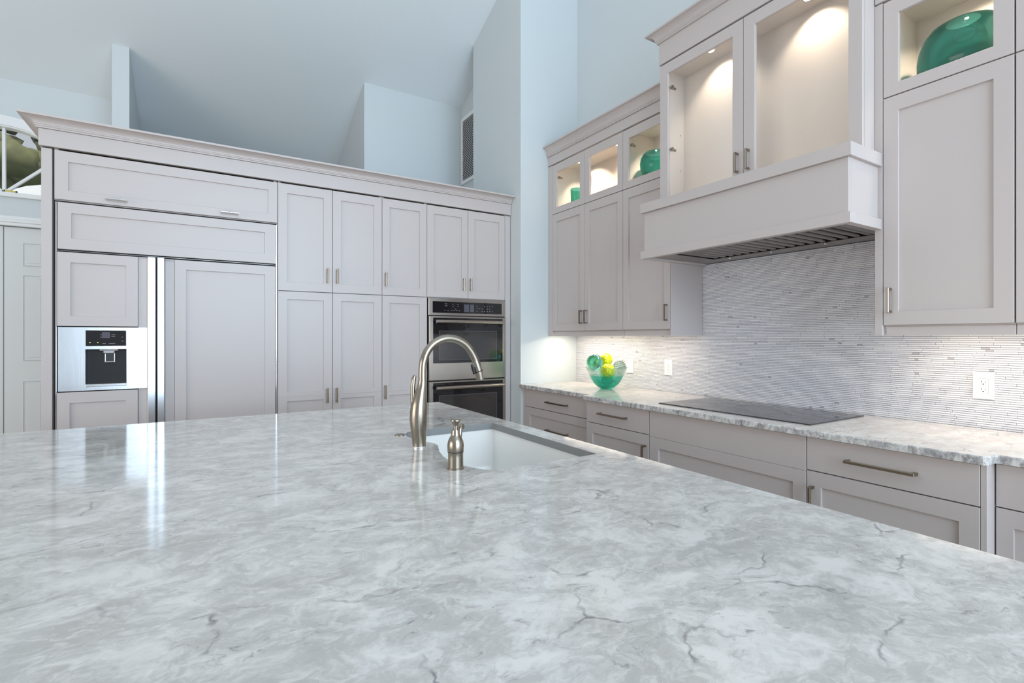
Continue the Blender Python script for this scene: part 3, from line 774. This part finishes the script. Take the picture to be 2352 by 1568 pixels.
slab_drawer(t, XB, 2.190, 2.780, 0.729, 0.877, 2.505, 0.26, 0.804)
d = shaker(t, 'X', XB, (2.190, 2.780, 0.12, 0.7245), (2.243, 2.716, 0.19, 0.656)); pull(d, 'X', XB, 2.218, 0.585, 0.15, False, 'bronze', 0.006, 0.032)
t = base('wide base cabinet under the cooktop with plain top panel', XB, 1.2405, 2.1875)
b = B(); fbox(b, 'X', XB, 1.242, 2.186, 0, .02, 0.7205, 0.877, 0.0012); b.out('false_front', 'cab', t)
shaker(t, 'X', XB, (1.242, 2.186, 0.12, 0.7195), (1.304, 2.114, 0.19, 0.656), 'drawer')
t = base('base cabinet right of the cooktop with one long drawer pull', XB, 0.640, 1.2395)
slab_drawer(t, XB, 0.641, 1.238, 0.729, 0.877, 0.946, 0.25, 0.803)
d = shaker(t, 'X', XB, (0.641, 1.238, 0.12, 0.7245), (0.700, 1.177, 0.19, 0.659)); pull(d, 'X', XB, 1.211, 0.585, 0.15, False, 'bronze', 0.006, 0.032)
b = B(); b.box(XB + .003, XW - .003, 0.622, 0.6395, 0.0, 0.883, 0.001); b.out('end_panel', 'cab', t)
t = base('recessed base cabinet at the right edge of the picture', XBL, -0.05, 0.621)
slab_drawer(t, XBL, -0.048, 0.618, 0.725, 0.877, 0.285, 0.25, 0.803)
shaker(t, 'X', XBL, (-0.048, 0.618, 0.12, 0.7205), (0.01, 0.571, 0.19, 0.658))

# perimeter worktop
b = B()
F0, F1 = 2.313, 2.389
c = 0.012
pts = [(XW - .0125, -0.3), (F1, -0.3), (F1, 0.612 - c), (F1 - c * .7, 0.612), (F0 + c, 0.612), (F0, 0.612 + c), (F0, 2.795 - c), (F0 + c, 2.795), (F1 - c * .7, 2.795), (F1, 2.795 + c), (F1, 3.7495), (XW - .0125, 3.7495)]
def slab(b, pts, z0, z1, e, holes=()):
    """stone slab with a small eased arris"""
    lo = [b.bm.verts.new((x, y, z0)) for x, y in pts]; mid = [b.bm.verts.new((x, y, z1 - e)) for x, y in pts]
    n_ = len(pts); ins = []
    for i in range(n_):
        p0, p1, p2 = Vector(pts[i - 1]), Vector(pts[i]), Vector(pts[(i + 1) % n_])
        d1, d2 = (p1 - p0).normalized(), (p2 - p1).normalized()
        n1, n2 = Vector((-d1.y, d1.x)), Vector((-d2.y, d2.x)); m_ = (n1 + n2); m_ = m_ / max(m_.dot(n1), 0.3)
        ins.append(p1 + m_ * e * SGN)
    hi = [b.bm.verts.new((p.x, p.y, z1)) for p in ins]
    for i in range(n_):
        j = (i + 1) % n_
        b.bm.faces.new((lo[i], lo[j], mid[j], mid[i])); b.bm.faces.new((mid[i], mid[j], hi[j], hi[i]))
    return lo, hi
def area2(p): return sum(p[i - 1][0] * p[i][1] - p[i][0] * p[i - 1][1] for i in range(len(p))) / 2
SGN = 1 if area2(pts) > 0 else -1
lo, hi = slab(b, pts, 0.884, 0.914, 0.004); b.bm.faces.new(lo); b.bm.faces.new(hi)
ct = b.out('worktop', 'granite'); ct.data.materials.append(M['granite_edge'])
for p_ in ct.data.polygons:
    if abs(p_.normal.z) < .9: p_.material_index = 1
tag(ct, 'white veined stone worktop along the range wall', 'worktop')

# cooktop
t = thing('cooktop', 'black glass cooktop set in the stone worktop under the hood', 'cooktop', None, (2.70, 1.735, 0.9142))
b = B(); b.box(2.437, 2.965, 1.272, 2.197, 0.9143, 0.9195, 0.0015); b.out('glass_top', 'cook_glass', t)
b = B()
for x, y, r in ((2.83, 1.47, .085), (2.83, 2.0, .085), (2.58, 1.49, .075), (2.60, 1.98, .105), (2.72, 1.735, .11)):
    b.lathe([(r - .0008, .0001), (r, .0001), (r, .0003), (r - .0008, .0003)], (x, y, 0.9195), 48, None, True)
b.out('burner_ring', 'display', t)

# under-cabinet lights: slim fixtures screwed under the uppers
def undercab(label, y0, y1, power, group='under-cabinet lights', z=1.3795):
    t = thing('under_cabinet_light', label, 'light', group, (2.9, (y0 + y1) / 2, z))
    b = B(); b.box(2.79, 2.83, y0, y1, z - .018, z, 0.002); b.out('housing', 'white', t)
    b = B(); b.box(2.795, 2.825, y0 + .01, y1 - .01, z - .0195, z - .0183); b.out('diffuser', 'lamp_soft', t)
    a = area('under_cabinet_lamp', (2.81, (y0 + y1) / 2, z - .022), (0, 0, 0), 0.03, y1 - y0 - .02, power, (1.0, 0.87, 0.70))
M['lamp_soft'] = emit('soft_diffuser', (1.0, 0.87, 0.70, 1), 4.0)
undercab('slim white light under the corner upper cabinet', 2.86, 3.66, 3.7)
undercab('slim white light under the upper cabinet left of the hood', 2.40, 2.76, 0.9)
undercab('slim white light under the upper cabinet right of the hood', 0.66, 1.00, 1.15)
undercab('slim white light under the rightmost upper cabinet', 0.21, 0.60, 1.15)

# outlets
def outlet(label, yc, zc, w=0.074, h=0.117, decora=True):
    x = XW - .0125
    t = thing('outlet', label, 'outlet', 'white outlets on the mosaic', (x, yc, zc))
    b = B(); ring(b, 'X', x - .006, (yc - w / 2, yc + w / 2, zc - h / 2, zc + h / 2), (yc - .0175, yc + .0175, zc - .034, zc + .034), 0, .006, .002); b.out('cover_plate', 'plastic', t)
    b = B(); b.box(x - .0055, x, yc - .0168, yc + .0168, zc - .0333, zc + .0333, .0005); s = b.out('receptacle', 'plastic', t)
    for k in (-1, 1):
        z = zc + k * .017
        b = B()
        b.box(x - .0058, x - .005, yc + .0055, yc + .0075, z - .001, z + .008); b.box(x - .0058, x - .005, yc - .0075, yc - .0055, z - .001, z + .006)
        b.lathe([(0, 0), (.0028, 0), (.0028, .0006), (0, .0006)], (x - .0058, yc, z - .0075), 12, Matrix.Rotation(PI / 2, 4, 'Y'))
        b.out('socket_slots', 'slot', s)
    b = B()
    for z in (zc - .048, zc + .048): b.lathe([(0, 0), (.003, 0), (.003, .001), (0, .001)], (x - .007, yc, z), 12, Matrix.Rotation(PI / 2, 4, 'Y'))
    b.out('screw', 'plastic', t)
outlet('white double outlet on the mosaic at far right, sharply visible', 0.816, 1.107)
outlet('white outlet on the mosaic between glass bowl and cooktop', 2.634, 1.098)
outlet('white outlet on the mosaic half hidden behind the glass bowl', 3.042, 1.092)

# ------------------------------------------------------------------ island
IX0, IX1, IY0, IY1 = -1.55, 1.294, -0.25, 3.0
t = thing('island_cabinet', 'grey kitchen island body hidden under the big stone top', 'cabinet', None, (0, 1.4, 0))
b = B()
b.box(IX0 + .30, IX1 - .03, IY0 + .05, IY0 + .09, 0.0, 0.883); b.box(IX0 + .30, IX1 - .03, IY1 - .07, IY1 - .03, 0.0, 0.883)
b.box(IX0 + .30, IX0 + .34, IY0 + .09, IY1 - .07, 0.0, 0.883); b.box(IX1 - .05, IX1 - .03, IY0 + .09, IY1 - .07, 0.1, 0.883)
b.box(IX0 + .34, IX1 - .05, IY0 + .09, IY1 - .07, 0.08, 0.10)
b.out('body', 'cab', t)
# sink opening outline (ccw), curved on the faucet side
hole = [(1.192, 1.362), (1.197, 1.367), (1.197, 2.120), (1.192, 2.126)]
hole += [(0.80, 2.126), (0.765, 2.112), (0.742, 2.08), (0.728, 2.02), (0.732, 1.95), (0.748, 1.895), (0.764, 1.855), (0.773, 1.825), (0.769, 1.79), (0.752, 1.745), (0.732, 1.69), (0.715, 1.62), (0.707, 1.55), (0.712, 1.49), (0.727, 1.44), (0.748, 1.395), (0.766, 1.372), (0.79, 1.362)]
outer = [(IX1, IY0), (IX1, IY1 - .02), (IX1 - .006, IY1 - .006), (IX1 - .02, IY1), (IX0, IY1), (IX0, IY0)]
b = B()
SGN = 1
lo, hi = slab(b, outer, 0.884, 0.914, 0.003)
hl = [b.bm.verts.new((x, y, 0.884)) for x, y in hole]; hh = [b.bm.verts.new((x, y, 0.914)) for x, y in hole]
n_ = len(hole)
for i in range(n_):
    j = (i + 1) % n_; b.bm.faces.new((hl[i], hh[i], hh[j], hl[j])).material_index = 1
def fill_between(b, o_, h_):
    es = []
    for L in (o_, h_):
        for i in range(len(L)):
            e = b.bm.edges.get((L[i], L[(i + 1) % len(L)])) or b.bm.edges.new((L[i], L[(i + 1) % len(L)])); es.append(e)
    bmesh.ops.triangle_fill(b.bm, use_beauty=True, edges=es)
fill_between(b, hi, hh); fill_between(b, lo, hl)
it = b.out('countertop', 'quartz'); it.data.materials.append(M['cut_edge']); tag(it, 'large polished grey and white stone island top with sink cut-out', 'countertop')

# sink basin
t = thing('sink', 'white undermount sink in the island top beside the faucet', 'sink', None, (0.96, 1.74, 0.66))
cx, cy = 0.96, 1.745
big = [(cx + (x - cx) * 1.012 + (.004 if x > cx else -.004), cy + (y - cy) * 1.012) for x, y in hole]
b = B()
levels = [(1.0, 0.8835), (0.985, 0.72), (0.965, 0.685), (0.93, 0.668), (0.55, 0.662)]
rings_ = [[b.bm.verts.new((cx + (x - cx) * k, cy + (y - cy) * k, z)) for x, y in big] for k, z in levels]
rim = [b.bm.verts.new((cx + (x - cx) * 1.05, cy + (y - cy) * 1.05, 0.8835)) for x, y in big]
under = [b.bm.verts.new((cx + (x - cx) * 1.05, cy + (y - cy) * 1.05, 0.868)) for x, y in big]
out_ = [b.bm.verts.new((cx + (x - cx) * 1.02, cy + (y - cy) * 1.02, z)) for x, y in big for z in (0.868,)]
bot = [b.bm.verts.new((cx + (x - cx) * 1.0, cy + (y - cy) * 1.0, 0.65)) for x, y in big]
seq = [bot, out_, under, rim] + rings_
for p, q in zip(seq, seq[1:]):
    for i in range(n_):
        j = (i + 1) % n_; b.bm.faces.new((p[i], p[j], q[j], q[i]))
b.bm.faces.new(rings_[-1]); b.bm.faces.new(bot)
b.out('basin', 'sink', t, True, 50)
b = B(); b.lathe([(0, .001), (.030, .001), (.040, .004), (.044, .002), (.044, 0), (0, 0)], (0.97, 1.74, 0.6625), 28); b.out('drain', 'nickel', t, True, 40)

# faucet (arch swings over the sink along +x)
fx, fy, fz = 0.696, 1.796, 0.914
t = thing('faucet', 'brushed nickel gooseneck pull-down faucet standing by the sink', 'faucet', None, (fx, fy, fz))
b = B()
# body: slightly oval column leaning into the neck
path, rad = [], []
for z, xo, r in ((0.0, 0.0, .0258), (0.006, 0, .0250), (0.03, -.001, .0268), (0.07, -.003, .0300), (0.11, -.0045, .0325), (0.135, -.0035, .0318), (0.155, -.0020, .0302), (0.175, .0010, .0275), (0.195, .0045, .0240), (0.215, .0080, .0203), (0.235, .0113, .0172), (0.252, .0125, .0157)):
    path.append((fx + xo, fy, fz + z)); rad.append(r)
b.tube(path, rad, 28); b.out('column', 'nickel', t, True, 35)
b = B(); b.lathe([(0, 0), (.0275, 0), (.0275, .004), (.026, .006), (0, .006)], (fx, fy, fz + .0002), 28); b.out('base_ring', 'chrome', t, True, 35)
# arch
ax = fx + .0125
keys = [(0, .252), (0, .29), (.004, .325), (.018, .361), (.045, .391), (.080, .408), (.113, .412), (.150, .404), (.184, .384), (.211, .352), (.228, .318), (.238, .287)]
def spline(k, m_=5):
    out_ = []
    for i in range(len(k) - 1):
        p0, p1, p2, p3 = [Vector(k[max(0, min(len(k) - 1, i + q))]) for q in (-1, 0, 1, 2)]
        for s in range(m_):
            u = s / m_
            out_.append(0.5 * ((2 * p1) + (p2 - p0) * u + (2 * p0 - 5 * p1 + 4 * p2 - p3) * u * u + (3 * p1 - p0 - 3 * p2 + p3) * u ** 3))
    out_.append(Vector(k[-1])); return out_
sp = spline(keys)
b = B(); b.tube([(ax + p.x, fy, fz + p.y) for p in sp], 0.0150, 24); b.out('neck', 'nickel', t, True, 40)
hd = [(.226, .322), (.232, .305), (.238, .287), (.2435, .266), (.248, .246)]
b = B(); b.tube([(ax + p[0], fy, fz + p[1]) for p in hd], [.0152, .0172, .0172, .0168, .0160], 24); sh = b.out('spray_head', 'nickel', t, True, 40)
b = B(); b.tube([(ax + .2395, fy, fz + .2815), (ax + .2405, fy, fz + .2785)], .0178, 24); b.out('seam', 'black', sh, True, 40)
b = B(); b.tube([(ax + .2095, fy - .002, fz + .308), (ax + .213, fy - .002, fz + .296), (ax + .221, fy - .002, fz + .268)], [.006, .0075, .006], 12); b.out('spray_button', 'black', sh, True, 40)
b = B(); b.tube([(ax + .2170, fy - .001, fz + .312), (ax + .2215, fy - .001, fz + .301), (ax + .2275, fy, fz + .285)], [.006, .0085, .007], 12); b.out('button_bezel', 'chrome', sh, True, 40)
# lever: slim blade rising from the side of the column
lv = Vector((-.851, .525, 0))
P = lambda s, z: (fx + .006 + lv.x * s, fy + lv.y * s, fz + z)
b = B(); b.tube([P(.024, .115), P(.027, .15), P(.030, .185), P(.0305, .225), P(.0265, .262), P(.022, .272)], [.0125, .011, .0095, .0088, .0085, .005], 14); b.out('lever', 'nickel', t, True, 40)
b = B(); b.tube([P(.012, .098), P(.024, .118), P(.031, .135)], [.016, .0135, .0095], 14); b.out('lever_hub', 'nickel', t, True, 40)

# soap dispenser
sx, sy = 0.681, 1.445
t = thing('soap_dispenser', 'small brushed nickel soap dispenser with flared pump, nearest the camera', 'dispenser', None, (sx, sy, fz))
S = (sx, sy, fz)
b = B(); b.lathe([(0, .0002), (.0275, .0002), (.0275, .004), (.0245, .0055), (.0238, .04), (.0242, .053), (.0255, .056), (.0262, .068), (.0262, .076), (.0240, .088), (.0195, .098), (.0155, .104), (.0140, .108), (.0128, .122), (.0120, .124), (0, .124)], S, 36); b.out('bottle', 'nickel', t, True, 30)
b = B(); b.lathe([(.0256, .0535), (.0248, .0535), (.0248, .0555), (.0256, .0555)], S, 36, None, True); b.out('seam', 'black', t, True, 40)
b = B(); b.lathe([(0, .12), (.0072, .12), (.0072, .137), (.009, .140), (.0145, .149), (.0175, .1525), (.0172, .155), (.013, .1525), (.006, .151), (0, .151)], S, 30); b.out('pump', 'nickel', t, True, 30)
d_ = Vector((.80, .60, 0))
Q = lambda s, z: (sx + d_.x * s, sy + d_.y * s, fz + z)
b = B(); b.tube([Q(.014, .07), Q(.022, .088), Q(.027, .105), Q(.030, .120), Q(.036, .1275), Q(.044, .126)], [.010, .0095, .0085, .008, .0085, .0095], 16); b.out('spout', 'nickel', t, True, 40)
b = B(); b.lathe([(0, .0002), (.0215, .0002), (.0215, .003), (.019, .0045), (.015, .0045), (.0145, .0035), (.010, .0060), (0, .0066)], (0.712, 2.063, fz), 32)
tag(b.out('air_switch', 'nickel', None, True, 30), 'round nickel disposal button set in the island top left of faucet', 'button')

# ------------------------------------------------------------------ glass bowl and balls on the worktop
bx, by = 2.775, 3.046
bz = 0.9142
t = thing('glass_bowl', 'teal glass bowl with clear flared rim on the corner worktop', 'bowl', None, (bx, by, bz))
prof = [(0, 0), (.046, 0), (.050, .006), (.075, .020), (.100, .044), (.121, .076), (.136, .108)]
inn = [(.131, .108), (.116, .077), (.095, .047), (.070, .026), (.045, .016), (0, .014)]
b = B(); b.lathe(prof + inn, (bx, by, bz), 56); b.out('bowl', 'teal', t, True, 60)
b = B(); b.lathe([(.1365, .1085), (.150, .140), (.168, .176), (.165, .178), (.146, .141), (.1315, .1085)], (bx, by, bz), 56, None, True); b.out('rim', 'clear', t, True, 60)
RV = Vector((.8511, -.5249, 0)); FV = Vector((.5249, .8511, 0))
def ball(label, mat, du, dz, dd, r, kind='ball', bumps=False):
    c_ = Vector((bx, by, bz)) + RV * du + FV * dd + Vector((0, 0, dz))
    b = B(); m_ = bmesh.ops.create_icosphere(b.bm, subdivisions=4 if bumps else 3, radius=r)
    if bumps:
        rr_ = random.Random(int(du * 1e4) + 5); cs = []
        N = 90
        for i in range(N):
            zz = 1 - 2 * (i + .5) / N; ph = i * 2.39996; q = math.sqrt(1 - zz * zz); cs.append(Vector((q * math.cos(ph), q * math.sin(ph), zz)))
        for v in b.bm.verts:
            n_ = v.co.normalized(); d = max(n_.dot(k) for k in cs)
            v.co = n_ * (r * (0.92 + 0.10 * max(0, 1 - (math.acos(min(1, d)) / 0.2) ** 2)))
    me = bpy.data.meshes.new('decor_ball'); b.bm.to_mesh(me); b.bm.free()
    o = link('decor_ball', me, mat, None, True); o.location = c_
    tag(o, label, 'ball', 'decorative balls in the glass bowl')
    return o, c_
ball('teal glass ball at the left of the bowl', 'teal_ball', -.096, .214, -.01, .066)
ball('yellow knobbly ball at the front of the bowl', 'yellow', -.003, .150, -.066, .058, bumps=True)
ball('yellow knobbly ball on top at the middle of the bowl', 'yellow', .006, .232, .060, .055, bumps=True)
ball('small green ball between the teal and yellow balls', 'green', -.050, .200, .118, .030, bumps=True)
o, c_ = ball('clear glass ball with swirled stripes at the right of the bowl', 'clear', .104, .176, -.005, .053)
b = B()
for k in range(7):
    a = -1.0 + k * .33; rr_ = .0535 * math.cos(a); pts = []
    for i in range(25):
        ph = -2.0 + 4.0 * i / 24
        pts.append(c_ + Vector((rr_ * math.cos(ph - 2.1), rr_ * math.sin(ph - 2.1), .0535 * math.sin(a) + .012 * math.sin(ph * 1.3))))
    b.tube(pts, .0016, 6)
b.out('swirl_stripe', 'clear_stripe', o, True)
ball('teal ball lying low in the bowl under the yellow one', 'teal_ball', .008, .0665, .010, .049)

# vases in the lit cabinets
def vase(label, x, y, z, prof, mat, name='vase', cat='vase', wide=1.0):
    b = B(); b.lathe(prof, (x, y, z), 48, Matrix.Diagonal((1, wide, 1, 1))); o = b.out(name, mat, None, True, 60); return tag(o, label, cat)
def shell(outer, th):
    inner = [(max(r - th, 0.0), max(z, th)) for r, z in reversed(outer[1:])]
    if inner[-1][0] > 0: inner.append((0, th * 1.5))
    return outer + inner
zf = 2.4563
vase('large squat teal glass vase in lit cabinet right of hood', 2.872, 0.842, zf, shell([(0, 0), (.08, 0), (.125, .03), (.140, .08), (.142, .13), (.136, .18), (.121, .225), (.098, .258), (.074, .272), (.058, .274)], .006), 'teal_deep', wide=1.15)
vase('teal glass bowl in lit cabinet left of the hood', 2.872, 2.612, zf, shell([(0, 0), (.040, 0), (.060, .025), (.092, .07), (.113, .12), (.119, .165), (.112, .205), (.096, .235), (.082, .247)], .005), 'teal_deep', 'bowl', 'bowl')
vase('straight teal glass tumbler in the lit corner cabinet', 2.872, 3.545, zf, shell([(0, 0), (.044, 0), (.050, .01), (.056, .21)], .004), 'teal', 'tumbler', 'glass')
vase('tall clear glass flute behind the teal tumbler in corner cabinet', 2.974, 3.530, zf, shell([(0, 0), (.04, 0), (.04, .004), (.006, .012), (.005, .24), (.02, .26), (.030, .30), (.034, .36)], .003), 'clear', 'flute', 'glass')
